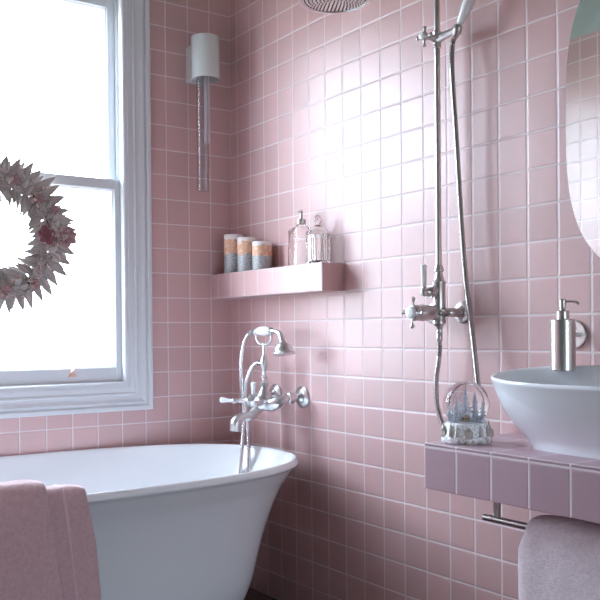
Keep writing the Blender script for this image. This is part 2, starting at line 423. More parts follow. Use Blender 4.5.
# ------------------------------------------------------------------ bath
TX, TY, TZT = -.925, -.45, .618
def super_ring(cx, cy, z, a, b, n=2.5, k=96):
    R = []
    for i in range(k):
        t = 2 * PI * i / k; c, q = math.cos(t), math.sin(t)
        R.append(Vector((cx + a * math.copysign(abs(c) ** (2 / n), c), cy + b * math.copysign(abs(q) ** (2 / n), q), z)))
    return R
bath = thing('bathtub', (TX, TY, 0), 'white freestanding bath with flared rim under the window', 'bathtub')
A, B = .832, .435
outer = [(0, .000), (.003, -.003), (.010, -.008), (.018, -.011), (.022, -.009), (.030, .004), (.06, .024), (.10, .050), (.15, .073), (.20, .092), (.27, .114), (.35, .134), (.43, .153), (.50, .180), (.55, .212), (.585, .255), (.608, .31)]
inner = [(.0, .004), (.004, .009), (.012, .014), (.05, .036), (.12, .080), (.20, .115), (.30, .148), (.38, .180), (.43, .220), (.455, .28), (.462, .34)]
outer = outer[:6] + [(p.x, p.y) for p in spline([(h, i, 0) for h, i in outer[5:]], 4)[1:]]
inner = inner[:3] + [(p.x, p.y) for p in spline([(h, i, 0) for h, i in inner[2:]], 4)[1:]]
R = [super_ring(TX, TY, TZT - h, A - i, B - i) for h, i in reversed(outer)]
R = [super_ring(TX, TY, .0, A - .33, B - .33)] + R
R += [super_ring(TX, TY, TZT - h, A - i, B - i) for h, i in inner]
MB().rings(R).build('basin', M['enamel'], bath, angle=60)
MB().lathe((TX, TY, TZT - .462), (0, 0, 1), [(.035, 0), (.035, .004), (.025, .006), (.0, .005)], 24).build('drain', M['chrome'], bath)
# faint maker's mark on the inner back wall
mb = MB(); rr = random.Random(3)
yb = TY + B - .029
for k in range(13):
    x = -.95 + k * .006
    mb.box(x, x + .0035, yb - .003, yb + .002, TZT - .060, TZT - .060 + rr.choice((.003, .005, .004)))
tag(mb.build('maker_mark', M['mark'], bath), 'faint grey lettering mark')

# ------------------------------------------------------------------ helpers for taps
def hose_path(pts): return pts
def flange_prof(r):
    r *= 1.14
    return [(r, 0), (r, .003), (r * .93, .007), (r * .80, .009), (r * .74, .012), (r * .60, .014), (r * .50, .020), (r * .36, .024), (r * .30, .03)]

# ------------------------------------------------------------------ bath mixer
mx, my, mz = -.105, -.413, .804
tap = thing('bath_mixer_tap', (0, my, mz), 'chrome wall-mounted bath mixer with porcelain levers above the bath end', 'tap')
for s, fy, lab in ((-1, -.502, 'near'), (1, -.325, 'far')):
    fo = MB().lathe((0, fy, mz + .008), (-1, 0, 0), flange_prof(.037), 40).build('wall_flange', M['chrome'], tap)
    mb = MB()
    mb.cyl((-.02, fy, mz + .008), (-.05, fy, mz + .004), .012)
    mb.lathe((-.045, fy, mz + .006), (-1, 0, 0), [(.016, 0), (.022, .003), (.022, .024), (.016, .028), (.015, .034)], 24)
    mb.build('union_nut', M['chrome'], tap, angle=25, bevel=.001)
    MB().tube([(-.07, fy, mz + .005), (-.092, fy, mz + .001), (-.11, fy - s * -.0 + (my - fy) * .18, mz - .010), (-.122, fy + (my - fy) * .5, mz - .018), (mx - .01, my, mz - .014)],
              [.016, .019, .024, .025, .021], 20).build('inlet_arm', M['chrome'], tap)
mb = MB()
mb.lathe((mx - .01, my, mz - .045), (0, 0, 1), [(.0, 0), (.016, .002), (.027, .015), (.031, .035), (.029, .055), (.021, .075), (.016, .085), (.013, .1)], 32)
mb.build('mixer_body', M['chrome'], tap)
mb = MB(); mb.lathe((mx - .01, my, mz + .048), (0, 0, 1), [(.011, 0), (.016, .002), (.016, .016), (.011, .018), (.008, .022), (.007, .05)], 6)
mb.lathe((mx - .01, my, mz + .066), (0, 0, 1), [(.0085, 0), (.0085, .012), (.012, .016), (.012, .022), (.0075, .026), (.0065, .042), (.009, .046), (.014, .056), (.0165, .070), (.013, .086), (.008, .096), (.0055, .11), (.005, .148)], 28)
mb.build('riser_stem', M['chrome'], tap)
# telephone cradle
zc = mz + .206
mb = MB()
mb.tube([(mx - .01, my + .052, zc + .038), (mx - .01, my + .047, zc + .018), (mx - .01, my + .030, zc + .004), (mx - .01, my, zc), (mx - .01, my - .030, zc + .004), (mx - .01, my - .047, zc + .018), (mx - .01, my - .052, zc + .038)], .0042, 12)
for s in (-1, 1):
    mb.tube([(mx - .024, my + s * .052, zc + .052), (mx - .016, my + s * .052, zc + .040), (mx - .01, my + s * .052, zc + .037), (mx - .004, my + s * .052, zc + .040), (mx + .005, my + s * .052, zc + .052)], .0035, 10, 5)
mb.build('handset_cradle', M['chrome'], tap)
# spout
MB().tube([(mx - .012, my, mz - .020), (mx - .040, my, mz - .036), (mx - .075, my - .0, mz - .060), (mx - .100, my, mz - .060), (mx - .120, my, mz - .064), (mx - .137, my, mz - .080), (mx - .141, my, mz - .112)],
          [.020, .019, .017, .0165, .018, .022, .021], 24, 10).build('spout', M['chrome'], tap)
# two front valves at 45 degrees with porcelain levers
for s in (1, -1):
    d = Vector((-.73, s * .68, 0)).normalized()
    o0 = Vector((mx - .01, my, mz - .006)) + d * .016
    v = MB().lathe(o0, d, [(.016, 0), (.018, .010), (.024, .014), (.024, .022), (.019, .026), (.026, .030), (.026, .034), (.019, .038), (.022, .042), (.022, .046), (.014, .050), (.010, .058), (.009, .085)], 32).build('valve', M['chrome'], tap)
    o1 = o0 + d * .088
    dn = (d + Vector((0, 0, -.03))).normalized()
    h = MB().lathe(o1, dn, [(.006, 0), (.010, .006), (.011, .013), (.008, .021), (.005, .026)], 20).build('lever_hub', M['chrome'], v)
    pl = MB().lathe(o1 + dn * .018, (dn + Vector((0, 0, .10))).normalized(), [(.006, 0), (.007, .006), (.0075, .020), (.0105, .034), (.0115, .042), (.009, .049), (.0, .052)], 24).build('lever', M['porcelain'], v)
    tag(pl, 'white porcelain lever')
# diverter lever, standing up in front of the body
dv = MB().lathe((mx - .02, my + .012, mz + .004), Vector((-.5, .55, .25)), [(.010, 0), (.013, .012), (.013, .022), (.008, .03)], 24).build('diverter', M['chrome'], tap)
tag(MB().lathe((mx - .040, my + .030, mz + .010), Vector((-.10, -.20, 1)), [(.006, 0), (.0075, .006), (.0085, .03), (.011, .048), (.011, .054), (.0, .058)], 24).build('lever', M['porcelain'], dv), 'white porcelain diverter lever')
# hand shower of the bath tap
hs = thing('hand_shower', (mx - .01, my, zc + .05), 'telephone-style hand shower resting on the cradle of the bath tap', 'hand shower')
zh = zc + .052
HX = mx - .01
tag(MB().lathe((HX, my + .054, zh), (0, -1, 0), [(.008, 0), (.011, .006), (.016, .025), (.0185, .045), (.0185, .062), (.015, .085), (.011, .095)], 32).build('handle', M['porcelain'], hs), 'white porcelain grip')
mb = MB()
mb.lathe((HX, my - .046, zh), (0, -1, 0), [(.010, -.004), (.014, 0), (.014, .005), (.010, .010), (.009, .018)], 24)
mb.tube([(HX, my - .058, zh), (HX, my - .084, zh - .002), (HX, my - .110, zh - .014), (HX, my - .122, zh - .036)], [.0095, .0095, .0105, .013], 16)
mb.build('neck', M['chrome'], hs)
MB().lathe((HX, my + .050, zh), (0, 1, 0), [(.009, -.004), (.010, .004), (.007, .012), (.0065, .02)], 20).build('hose_connector', M['chrome'], hs)
ha = Vector((0, -.18, -1)).normalized()
mb = MB().lathe((HX, my - .121, zh - .032), ha, [(.011, 0), (.015, .008), (.026, .018), (.034, .030), (.035, .042), (.041, .048), (.042, .052), (.039, .055), (.0, .054)], 36)
mb.build('shower_head', M['chrome'], hs)
H = [(HX, my + .066, zh), (HX, my + .084, zh - .001), (HX - .008, my + .104, zh - .020), (HX - .020, my + .114, zh - .060), (HX - .028, my + .116, zh - .120), (HX - .030, my + .112, zh - .200), (HX - .026, my + .104, mz - .060),
     (HX - .036, my + .096, mz - .130), (HX - .052, my + .080, mz - .200), (HX - .070, my + .066, mz - .30), (HX - .078, my + .050, mz - .40), (HX - .072, my + .032, mz - .425),
     (HX - .062, my + .026, mz - .39), (HX - .052, my + .036, mz - .30), (HX - .036, my + .056, mz - .200), (HX - .024, my + .080, mz - .110), (HX - .022, my + .098, mz - .010), (HX - .020, my + .094, mz + .060), (HX - .012, my + .074, mz + .110), (HX - .004, my + .048, mz + .134), (HX, my + .010, mz + .136)]
MB().tube(H, .0078, 12, 36, ridge=.05).build('hose', M['hose'], hs, angle=80)

# ------------------------------------------------------------------ tiled shelf and what stands on it
sh = MB().box(-.100, 0, -.756, 0, 1.2, 1.3).build('tiled_shelf', M['tile_shelf'], None, bevel=.0015, flat=True)
tag(sh, 'pink tiled box shelf in the corner above the bath tap', 'shelf')
first = None
for cy, top, lab in ((-.098, 1.461, 'tallest layered pillar candle, nearest the corner of the tiled shelf'),
                     (-.202, 1.439, 'middle layered pillar candle of the three on the tiled shelf'),
                     (-.312, 1.413, 'shortest layered pillar candle, nearest the glass bottle on the shelf')):
    t = thing('pillar_candle', (-.052, cy, 1.3), lab, 'candle', 'layered pillar candles on the tiled shelf')
    h = top - 1.3; r = .039
    MB().lathe((-.052, cy, 1.3), (0, 0, 1), [(r - .002, 0), (r, .003), (r, h - .004), (r - .003, h), (r - .008, h - .001), (r - .014, h - .006), (0, h - .007)], 40).build('wax', M['candle'], t)
    MB().tube([(-.052, cy, top - .009), (-.052, cy + .001, top + .0), (-.050, cy + .003, top + .006)], .0012, 6, 4).build('wick', M['wick'], t)
# glass dispenser
t = thing('soap_bottle', (-.05, -.570, 1.3), 'square clear glass pump bottle on the tiled shelf beside the lidded jar', 'soap bottle')
MB().lathe((-.05, -.570, 1.3), (0, 0, 1), [(.036, 0), (.040, .004), (.040, .128), (.036, .138), (.022, .144), (.014, .147), (.014, .155)], 48, sq=6).build('bottle', M['clear'], t, angle=30)
mb = MB().lathe((-.05, -.570, 1.452), (0, 0, 1), [(.016, 0), (.017, .002), (.017, .018), (.013, .020), (.006, .021), (.005, .034), (.0065, .035), (.0065, .050), (.004, .052)], 24)
mb.tube([(-.05, -.570, 1.497), (-.072, -.588, 1.496), (-.083, -.595, 1.490)], .004, 10, 4)
mb.build('pump', M['nickel'], t)
t = thing('glass_jar', (-.05, -.668, 1.3), 'ribbed round glass jar with knobbed lid at the open end of the shelf', 'jar')
rp = [(.038, 0), (.042, .004), (.043, .02), (.043, .095), (.041, .103), (.039, .106)]
MB().lathe((-.05, -.668, 1.3), (0, 0, 1), rp + [(.034, .106), (.034, .012), (0, .010)], 96, ribs=24, rib=.06).build('jar_body', M['clear'], t, angle=60)
ld = MB().lathe((-.05, -.668, 1.4065), (0, 0, 1), [(.042, 0), (.043, .004), (.040, .010), (.030, .020), (.018, .027), (.008, .031), (.006, .036), (.008, .040), (.013, .047), (.014, .055), (.010, .063), (.005, .068), (.0, .071)], 64, ribs=16, rib=.05).build('lid', M['clear'], t, angle=60)

# ------------------------------------------------------------------ wall lamp
lx, ly = -.170, -.085
t = thing('wall_lamp', (lx, 0, 2.15), 'white cylinder wall lamp with long clear glass tube beside the window', 'wall lamp')
mb = MB().box(lx - .046, lx + .046, -.012, 0, 2.086, 2.232)
mb.box(lx - .046, lx - .030, -.07, -.012, 2.086, 2.232)
mb.build('back_plate', M['lamp_white'], t, bevel=.003)
mb = MB().lathe((lx, ly, 2.086), (0, 0, 1), [(.0535, .0), (.056, -.001), (.0585, .001), (.0585, .168), (.0565, .171), (.050, .172), (0, .172)], 56, cap0=False)
mb.lathe((lx, ly, 2.086), (0, 0, 1), [(.0535, 0), (.0535, .150), (0, .150)], 56, cap0=False)
mb.build('shade', M['lamp_white'], t)
MB().lathe((lx, ly, 2.16), (0, 0, 1), [(.030, -.03), (.030, .05), (0, .05)], 24).build('lamp_holder', M['nickel'], t)
MB().lathe((lx - .016, ly, 1.632), (0, 0, 1), [(0, 0), (.020, 0), (.0235, .003), (.0235, .53)], 36, cap0=False, cap1=False).build('glass_tube', M['tube'], t)
MB().lathe((lx + .004, ly, 1.822), (0, 0, 1), [(.0, 0), (.009, .006), (.0105, .012), (.0105, .34)], 24).build('inner_tube', M['frost'], t)

# ------------------------------------------------------------------ wreath
WC = Vector((-1.014, -.045, 1.420))
t = thing('wreath', (WC.x, WC.y, WC.z), 'silvery leaf wreath with dusty pink flowers hanging in the window', 'wreath')
rnd = random.Random(11)
def polar(r, a, y=0): return WC + Vector((r * math.cos(a), y, r * math.sin(a)))
def leaf(mb, base, d, L, w, up, curl=.15):
    d = d.normalized(); side = d.cross(up).normalized(); nrm = side.cross(d).normalized()
    cols = []
    for tt, ww in ((0, .12), (.2, .62), (.42, 1), (.65, .78), (.85, .36), (1, .0)):
        c = base + d * (L * tt) + nrm * (L * curl * tt * tt)
        cols.append((c + side * (w * ww) + nrm * (w * .35 * ww), c, c - side * (w * ww) + nrm * (w * .35 * ww)))
    vs = [v for c in cols for v in c]; fs = []
    for i in range(len(cols) - 1):
        a = i * 3
        fs += [(a, a + 1, a + 4, a + 3), (a + 1, a + 2, a + 5, a + 4)]
    mb.add(vs, fs)
mb = MB(); n = 0
for k in range(84):
    a = 2 * PI * k / 42 + (.0 if k < 42 else .075) + rnd.uniform(-.02, .02)
    dd = a - .22 + rnd.uniform(-.05, .05)
    leaf(mb, polar((.190 if k < 42 else .174) + rnd.uniform(-.005, .005), a, (-.012 if k < 42 else .01)), Vector((math.cos(dd), rnd.uniform(-.12, .08), math.sin(dd))), rnd.uniform(.102, .116), rnd.uniform(.016, .0195), Vector((0, -1, 0)), rnd.uniform(-.1, .2))
for k in range(76):
    a = 2 * PI * k / 76 + rnd.uniform(-.03, .03)
    dd = a + PI + .35 + rnd.uniform(-.08, .08)
    leaf(mb, polar(.200 + rnd.uniform(-.01, .01), a, rnd.uniform(-.01, .01)), Vector((math.cos(dd), rnd.uniform(-.10, .04), math.sin(dd))), rnd.uniform(.085, .100), rnd.uniform(.011, .014), Vector((0, -1, 0)), rnd.uniform(-.05, .08))
for k in range(240):
    a = rnd.uniform(0, 2 * PI); dd = rnd.uniform(0, 2 * PI)
    leaf(mb, polar(rnd.uniform(.180, .225), a, rnd.uniform(-.035, .0)), Vector((math.cos(dd), rnd.uniform(-.5, .1), math.sin(dd))), rnd.uniform(.030, .046), rnd.uniform(.009, .013), Vector((0, -1, 0)), rnd.uniform(0, .3))
o = mb.build('leaves', M['leaf'], t, angle=20, solid=.0012)
mb = MB()
for j in range(4):
    pts = [polar(.207 + .012 * math.sin(5 * a2 + j * 1.6), a2, .004 + .008 * math.cos(5 * a2 + j * 1.6)) for a2 in [2 * PI * i / 40 for i in range(41)]]
    mb.tube(pts, .004, 6, 3, cap=False)
mb.build('twig_ring', M['twig'], t)
def rose(c, r, mat, seed):
    q = random.Random(seed); mb = MB()
    for layer, (cnt, rad, op) in enumerate(((3, .30, .1), (4, .55, .45), (6, .85, .9), (7, 1.0, 1.25))):
        for k in range(cnt):
            a = 2 * PI * k / cnt + layer * .7 + q.uniform(-.1, .1)
            d = Vector((math.cos(a) * math.sin(op), -math.cos(op), math.sin(a) * math.sin(op)))
            tang = Vector((-math.sin(a), 0, math.cos(a)))
            base = c + Vector((math.cos(a), 0, math.sin(a))) * (r * .12 * layer)
            Lp = r * (.55 + .12 * layer); rows = []
            for tt, ww in ((0, .25), (.35, .8), (.7, 1), (.95, .75), (1.03, .3)):
                cc = base + d * (Lp * tt) + Vector((math.cos(a), 0, math.sin(a))) * (Lp * .25 * tt * tt)
                w = r * .34 * (1 + .25 * layer) * ww
                inn = Vector((math.cos(a), 0, math.sin(a))) * (-w * .5)
                rows.append((cc - tang * w + inn, cc, cc + tang * w + inn))
            vs = [v for rw in rows for v in rw]; fs = []
            for i in range(len(rows) - 1):
                b = i * 3; fs += [(b, b + 1, b + 4, b + 3), (b + 1, b + 2, b + 5, b + 4)]
            mb.add(vs, fs)
    mb.ball(c + Vector((0, -r * .25, 0)), r * .28, 8)
    return mb.build('flower', mat, t, solid=.0012)
fl = [(.178, .0, .026, 'petal_deep'), (.252, -.02, .027, 'petal'), (.200, -.72, .020, 'petal'), (.225, -.95, .018, 'petal'), (.20, .70, .018, 'petal'), (.225, .42, .018, 'petal'), (.21, -1.45, .024, 'petal'), (.20, 1.25, .018, 'petal'),
      (.21, 2.1, .022, 'petal'), (.19, 2.8, .026, 'petal_deep'), (.21, 3.6, .022, 'petal'), (.22, 4.3, .022, 'petal')]
for i, (r, a, s, m) in enumerate(fl):
    rose(polar(r, a, -.03), s * (1 if i < 2 else .75), M[m], i)
mb = MB()
for k in range(70):
    a = rnd.uniform(0, 2 * PI); c = polar(rnd.uniform(.17, .25), a, rnd.uniform(-.045, -.015)); mb.ball(c, rnd.uniform(.005, .008), 8)
o = mb.build('berries', M['berry'], t); tag(o, kind='stuff')
MB().tube([polar(.195, PI / 2, .012), WC + Vector((.004, .055, .24)), WC + Vector((0, .066, .262)), WC + Vector((-.004, .055, .24)), polar(.195, PI / 2 + .04, .012)], .0012, 6, 5).build('hanging_wire', M['nickel'], t)

# ------------------------------------------------------------------ counter, basin, towel rail
CY1, CXF, CZ, CB = -1.513, -.36, .772, .655
t = thing('tiled_countertop', (-.18, -2.1, CB), 'mauve pink tiled countertop slab under the basin', 'countertop')
MB().box(CXF, 0, -2.75, CY1, CB, CZ).build('slab', M['tile_counter'], t, bevel=.002, flat=True)
sk = thing('washbasin', (-.18, -1.915, CZ), 'white oval vessel basin with flared rim on the tiled countertop', 'basin')
SX, SY = -.182, -1.920
def sink_ring(h, a, b, cx=SX, tilt=0, n=2.3, k=80, z0=CZ):
    R = []
    for i in range(k):
        q = 2 * PI * i / k; c, s = math.cos(q), math.sin(q)
        x = a * math.copysign(abs(c) ** (2 / n), c); y = b * math.copysign(abs(s) ** (2 / n), s)
        R.append(Vector((cx + x, SY + y, z0 + h + tilt * x)))
    return R
so = [(0, .078, .203, 0), (.005, .079, .205, 0), (.014, .079, .206, 0), (.028, .088, .217, 0), (.048, .104, .238, .0), (.078, .126, .261, .02), (.113, .143, .277, .05), (.145, .154, .287, .08), (.166, .160, .292, .095), (.172, .163, .296, .10), (.179, .164, .297, .10), (.182, .161, .294, .10),
      (.181, .156, .288, .10), (.175, .151, .282, .10), (.14, .138, .268, .08), (.09, .112, .250, .04), (.05, .075, .205, 0), (.036, .04, .15, 0), (.034, .01, .03, 0)]
MB().rings([sink_ring(h + .0, a, b, tilt=tl) for h, a, b, tl in so]).build('bowl', M['ceramic'], sk, angle=60)
MB().lathe((SX, SY, CZ + .0335), (0, 0, 1), [(.022, 0), (.022, .003), (.014, .004), (0, .0035)], 24).build('drain', M['chrome'], sk)

BXR, BZR = -.255, .586
t = thing('towel_rail', (BXR, -1.62, BZR), 'brushed steel towel rail hanging under the tiled countertop', 'towel rail')
mb = MB().cyl((BXR, -1.618, BZR), (BXR, -2.30, BZR), .0085)
mb.build('bar', M['steel'], t, bevel=.001)
for yy in (-1.660, -2.26):
    MB().box(BXR - .004, BXR + .004, yy - .009, yy + .009, BZR, CB).build('post', M['steel'], t, bevel=.001)

def drape(path, xs, mat_name, thick, name, parent, axis, edge_fn=None, amp=.004, seed=0, wav=12):
    """cloth folded over a bar or rim: closed slab section swept along path [(u,z)], width along `axis`"""
    P = spline([(a, 0, b) for a, b in path], 10); n = len(P)
    nx = xs[2]; top = []; bot = []
    for j in range(n):
        T = (P[min(j + 1, n - 1)] - P[max(j - 1, 0)]).normalized(); nr = Vector((-T.z, 0, T.x))
        rowt, rowb = [], []
        s = j / (n - 1)
        for i in range(nx + 1):
            w = i / nx
            e0, e1 = xs[0], xs[1]
            if edge_fn: e0, e1 = edge_fn(P[j], s)
            x = lerp(e0, e1, w)
            edge = min(1, min(w, 1 - w) * nx / 3.0); rd = math.sqrt(max(0, 1 - (1 - edge) ** 2)) * .92 + .08
            nn = mnoise.noise(Vector((x * wav + seed, P[j].x * wav, P[j].z * wav * .6))) * amp + mnoise.noise(Vector((x * wav * 4 + seed, P[j].x * wav * 4, P[j].z * wav * 3))) * amp * .35
            c = P[j] + nr * nn
            a, b = c + nr * (thick / 2 * rd), c - nr * (thick / 2 * rd)
            if axis == 'x': rowt.append(Vector((x, a.x, a.z))); rowb.append(Vector((x, b.x, b.z)))
            else: rowt.append(Vector((a.x, x, a.z))); rowb.append(Vector((b.x, x, b.z)))
        top.append(rowt); bot.append(rowb)
    R = [top[j] + bot[j][::-1] for j in range(n)]
    mb = MB().rings(R)
    return mb.build(name, M[mat_name], parent, angle=70, subsurf=1)

# hand towel over the rail
ht = thing('hand_towel', (BXR, -1.95, .2), 'thick mauve grey hand towel hung over the rail under the countertop', 'towel')
TH = .030
gx = .0105 + TH / 2
pth = [(BXR + gx, .10), (BXR + gx, .30), (BXR + gx, .50), (BXR + gx, BZR - .01), (BXR + gx * .72, BZR + gx * .72), (BXR, BZR + gx), (BXR - gx * .72, BZR + gx * .72), (BXR - gx, BZR - .01), (BXR - gx - .003, .50), (BXR - gx - .004, .30), (BXR - gx - .004, .08)]
def he(p, s):
    k = max(0, (BZR + .03 - p.z)); return -1.776 + min(.028, k * .35) - max(0, .42 - p.z) * .05, -2.22
drape(pth, (-1.72, -2.22, 26), 'terry_mauve', TH, 'cloth', ht, 'y', he, amp=.006, seed=3, wav=14)

# bath towel over the tub side
bt = thing('bath_towel', (-1.3, -.885, .3), 'dusty pink bath towel folded over the front rim of the bath', 'towel')
fy = TY - B      # outer face of rim
def tpath(o, top, low, inlow):
    return [(fy + .075 + o, inlow), (fy + .066 + o, .45), (fy + .052 + o, .57), (fy + .045 + o * .9, TZT + .002), (fy + .030 + o * .5, TZT + top * .86), (fy + .004, TZT + top), (fy - .022 - o * .5, TZT + top * .80), (fy - .034 - o, TZT - .02), (fy - .034 - o, .50), (fy - .030 - o, .30), (fy - .028 - o, low)]
def e_under(p, s):
    k = max(0, TZT - p.z) if s > .5 else 0
    return -1.034 + k * .10 + .012 * min(1, k * 8), -1.60
def e_upper(p, s):
    k = max(0, TZT - p.z) if s > .5 else 0
    return -1.148 + k * .14, -1.62
ua = drape(tpath(.0, .020, .06, .36), (-1.06, -1.60, 24), 'terry_pink', .022, 'under_layer', bt, 'x', e_under, amp=.004, seed=9, wav=10)
ub = drape(tpath(.024, .044, .10, .34), (-1.18, -1.62, 20), 'terry_pink', .022, 'upper_fold', bt, 'x', e_upper, amp=.005, seed=21, wav=10)
def e_band(p, s):
    k = max(0, TZT - p.z) if s > .5 else 0
    return -1.092 + k * .125, -1.112 + k * .125
drape(tpath(.003, .0235, .065, .37), (-1.14, -1.16, 4), 'band_pink', .020, 'woven_band', ua, 'x', e_band, amp=.002, seed=9, wav=10)

# ------------------------------------------------------------------ snow globe
GX, GY = -.272, -1.576
t = thing('snow_globe', (GX, GY, CZ), 'glass snow globe on a white sculpted base at the counter end', 'snow globe')
bp = [(.058, 0), (.062, .004), (.063, .012), (.060, .018), (.058, .026), (.056, .040), (.053, .048), (.048, .052), (0, .052)]
b0 = MB().lathe((GX, GY, CZ), (0, 0, 1), bp, 64)
for i, v in enumerate(b0.v):
    r = math.hypot(v.x - GX, v.y - GY)
    if r > .03:
        k = 1 + .06 * mnoise.noise(v * 60) ; v.x = GX + (v.x - GX) * k; v.y = GY + (v.y - GY) * k
base = b0.build('base', M['resin'], t, angle=60)
mb = MB(); q = random.Random(5)
for k in range(14):
    a = 2 * PI * k / 14 + q.uniform(-.1, .1); r = .0575; h = q.uniform(.026, .034)
    c = Vector((GX + r * math.cos(a), GY + r * math.sin(a), CZ + .016))
    if k % 3 == 0:
        mb.box(c.x - .007, c.x + .007, c.y - .007, c.y + .007, c.z, c.z + .018)
        mb.lathe(c + Vector((0, 0, .017)), (0, 0, 1), [(.012, 0), (.0, .012)], 4)
    else:
        for L in range(3):
            mb.lathe(c + Vector((0, 0, .004 + L * h * .3)), (0, 0, 1), [(.009 - .002 * L, 0), (.001, h * .45)], 8)
for k in range(18):
    a = 2 * PI * k / 18 + q.uniform(-.1, .1); mb.ball((GX + .058 * math.cos(a), GY + .058 * math.sin(a), CZ + q.uniform(.006, .012)), q.uniform(.005, .009), 8)
mb.build('relief', M['silver'], base)
GZ = .871; GR = .0585
mb = MB(); mb.ball((GX, GY, GZ), GR, 48); mb.build('globe', M['globe'], t, angle=180)
mb = MB(); q = random.Random(8)
mb.lathe((GX, GY, CZ + .052), (0, 0, 1), [(.030, 0), (.028, .006), (.015, .012), (0, .013)], 24)
RT = Vector((.66, -.75, 0)); FW = Vector((-.75, -.66, 0))
for (a1, a2, h, w) in ((-.002, -.004, .088, .0150), (.017, -.010, .074, .0135), (-.019, -.008, .066, .0130), (.034, -.002, .056, .0120), (-.034, -.002, .048, .0115), (.008, .012, .046, .0100), (-.012, .010, .050, .0105), (.025, .014, .038, .0095), (-.026, .014, .034, .0090), (.040, .010, .030, .0085), (-.041, .010, .026, .0080)):
    c = Vector((GX, GY, CZ + .052)) + RT * a1 + FW * a2
    mb.cyl(c, c + Vector((0, 0, h * .2)), .002, 8)
    for L in range(6):
        w2 = w * (1 - L * .15)
        mb.lathe(c + Vector((0, 0, h * (.08 + .14 * L))), (0, 0, 1), [(w2 * .3, .003), (w2, 0), (w2 * .62, h * .05), (w2 * .25, h * .13), (.0004, h * .2)], 18, ribs=9, rib=.7)
mb.build('snowy_trees', M['snow'], t, angle=30)
mb = MB(); d = Vector((-.75, -.66, 0)).normalized(); c = Vector((GX, GY, CZ + .069)) + d * .026
sd = Vector((-d.y, d.x, 0)); up = Vector((0, 0, 1)); c = c - up * .003
def prism(hw, z0, z1, z2, dep):
    sec = [(-hw, z0), (hw, z0), (hw, z1), (0, z2), (-hw, z1)]
    return [[c + d * k + sd * a + up * b for a, b in sec] for k in (-dep, dep)]
mb.rings(prism(.009, -.006, .004, .011, .006))
h1 = mb.build('cabin', M['cabin'], t, angle=20)
mb = MB(); mb.rings([[c + d * k + sd * a + up * b for a, b in [(-.0115, .0025), (0, .0115), (.0115, .0025), (.0115, .0050), (0, .0145), (-.0115, .0050)]] for k in (-.008, .008)])
mb.build('cabin_roof', M['snow'], h1, angle=20)
mb = MB()
for k in (-1, 0, 1): mb.obox(c + d * .0062 + sd * (.0055 * k) - up * .001, d, .0004, .0015, .0022)
mb.build('cabin_window', M['dark'], h1)

# ------------------------------------------------------------------ steel soap dispenser on the wall
DX, DY = -.085, -1.730
t = thing('wall_soap_dispenser', (0, -1.71, 1.045), 'brushed steel soap dispenser held on the wall behind the basin', 'soap dispenser')
MB().lathe((0, -1.704, 1.046), (-1, 0, 0), [(.037, 0), (.037, .006), (.035, .008), (0, .008)], 48).build('wall_flange', M['steel'], t)
MB().tube([(-.006, -1.704, 1.046), (-.03, -1.712, 1.046), (-.058, -1.722, 1.046)], .0055, 12, 4).build('arm', M['steel'], t)
MB().lathe((DX, DY, .955), (0, 0, 1), [(.029, 0), (.0305, .002), (.0305, .128), (.029, .130), (.014, .130)], 48).build('container', M['steel'], t)
mb = MB().lathe((DX, DY, 1.084), (0, 0, 1), [(.016, 0), (.016, .021), (.014, .023), (.008, .024), (.007, .030), (.0085, .031), (.0085, .050), (.006, .052), (0, .052)], 32)
mb.tube([(DX, DY, 1.129), (DX + .006, DY - .018, 1.130), (DX + .010, DY - .034, 1.127), (DX + .011, DY - .038, 1.122)], .0030, 10, 4)
mb.build('pump', M['steel'], t)

# ------------------------------------------------------------------ mirror
def mring(x, k, n=3.0, seg=120):
    a, b = .34 - k, .42 - k; R = []
    for i in range(seg):
        q = 2 * PI * i / seg; c, s = math.cos(q), math.sin(q)
        R.append(Vector((x, -2.040 + a * math.copysign(abs(c) ** (2 / n), c), 1.60 + b * math.copysign(abs(s) ** (2 / n), s))))
    return R
t = thing('wall_mirror', (0, -2.04, 1.60), 'frameless rounded mirror on the tiled wall above the basin', 'mirror')
MB().rings([mring(0, .01), mring(-.024, .01), mring(-.024, 0), mring(-.0285, 0)]).build('backing', M['mirror_edge'], t)
MB().rings([mring(-.0286, .0015), mring(-.030, .0015)]).build('glass', M['mirror'], t, flat=True)

# ------------------------------------------------------------------ wall shower
vx, vy = -.058, -1.272
sw = thing('shower_set', (0, vy, 1.10), 'brushed nickel exposed shower valve with riser pipe and overhead rose', 'shower')
body = MB().lathe((vx, vy, 1.070), (0, 0, 1), [(.010, 0), (.014, .004), (.020, .010), (.0205, .014), (.0195, .018), (.0195, .125), (.0215, .130), (.0215, .134), (.016, .140), (.013, .150), (.011, .162), (.0145, .166), (.0150, .173), (.012, .182), (.0095, .186)], 40).build('valve_body', M['nickel'], sw)
for fy2 in (-1.313, -1.190):
    MB().lathe((0, fy2, 1.112), (-1, 0, 0), [(.0325, 0), (.0325, .003), (.029, .007), (.020, .009), (.018, .013)], 40).build('wall_flange', M['nickel'], sw)
    mb = MB().tube([(-.008, fy2, 1.112), (-.036, fy2, 1.112), (-.052, fy2 + (vy - fy2) * .10, 1.112), (vx, fy2 + (vy - fy2) * .4, 1.112), (vx, vy, 1.112)], .0138, 20)
    mb.build('inlet_elbow', M['nickel'], sw)
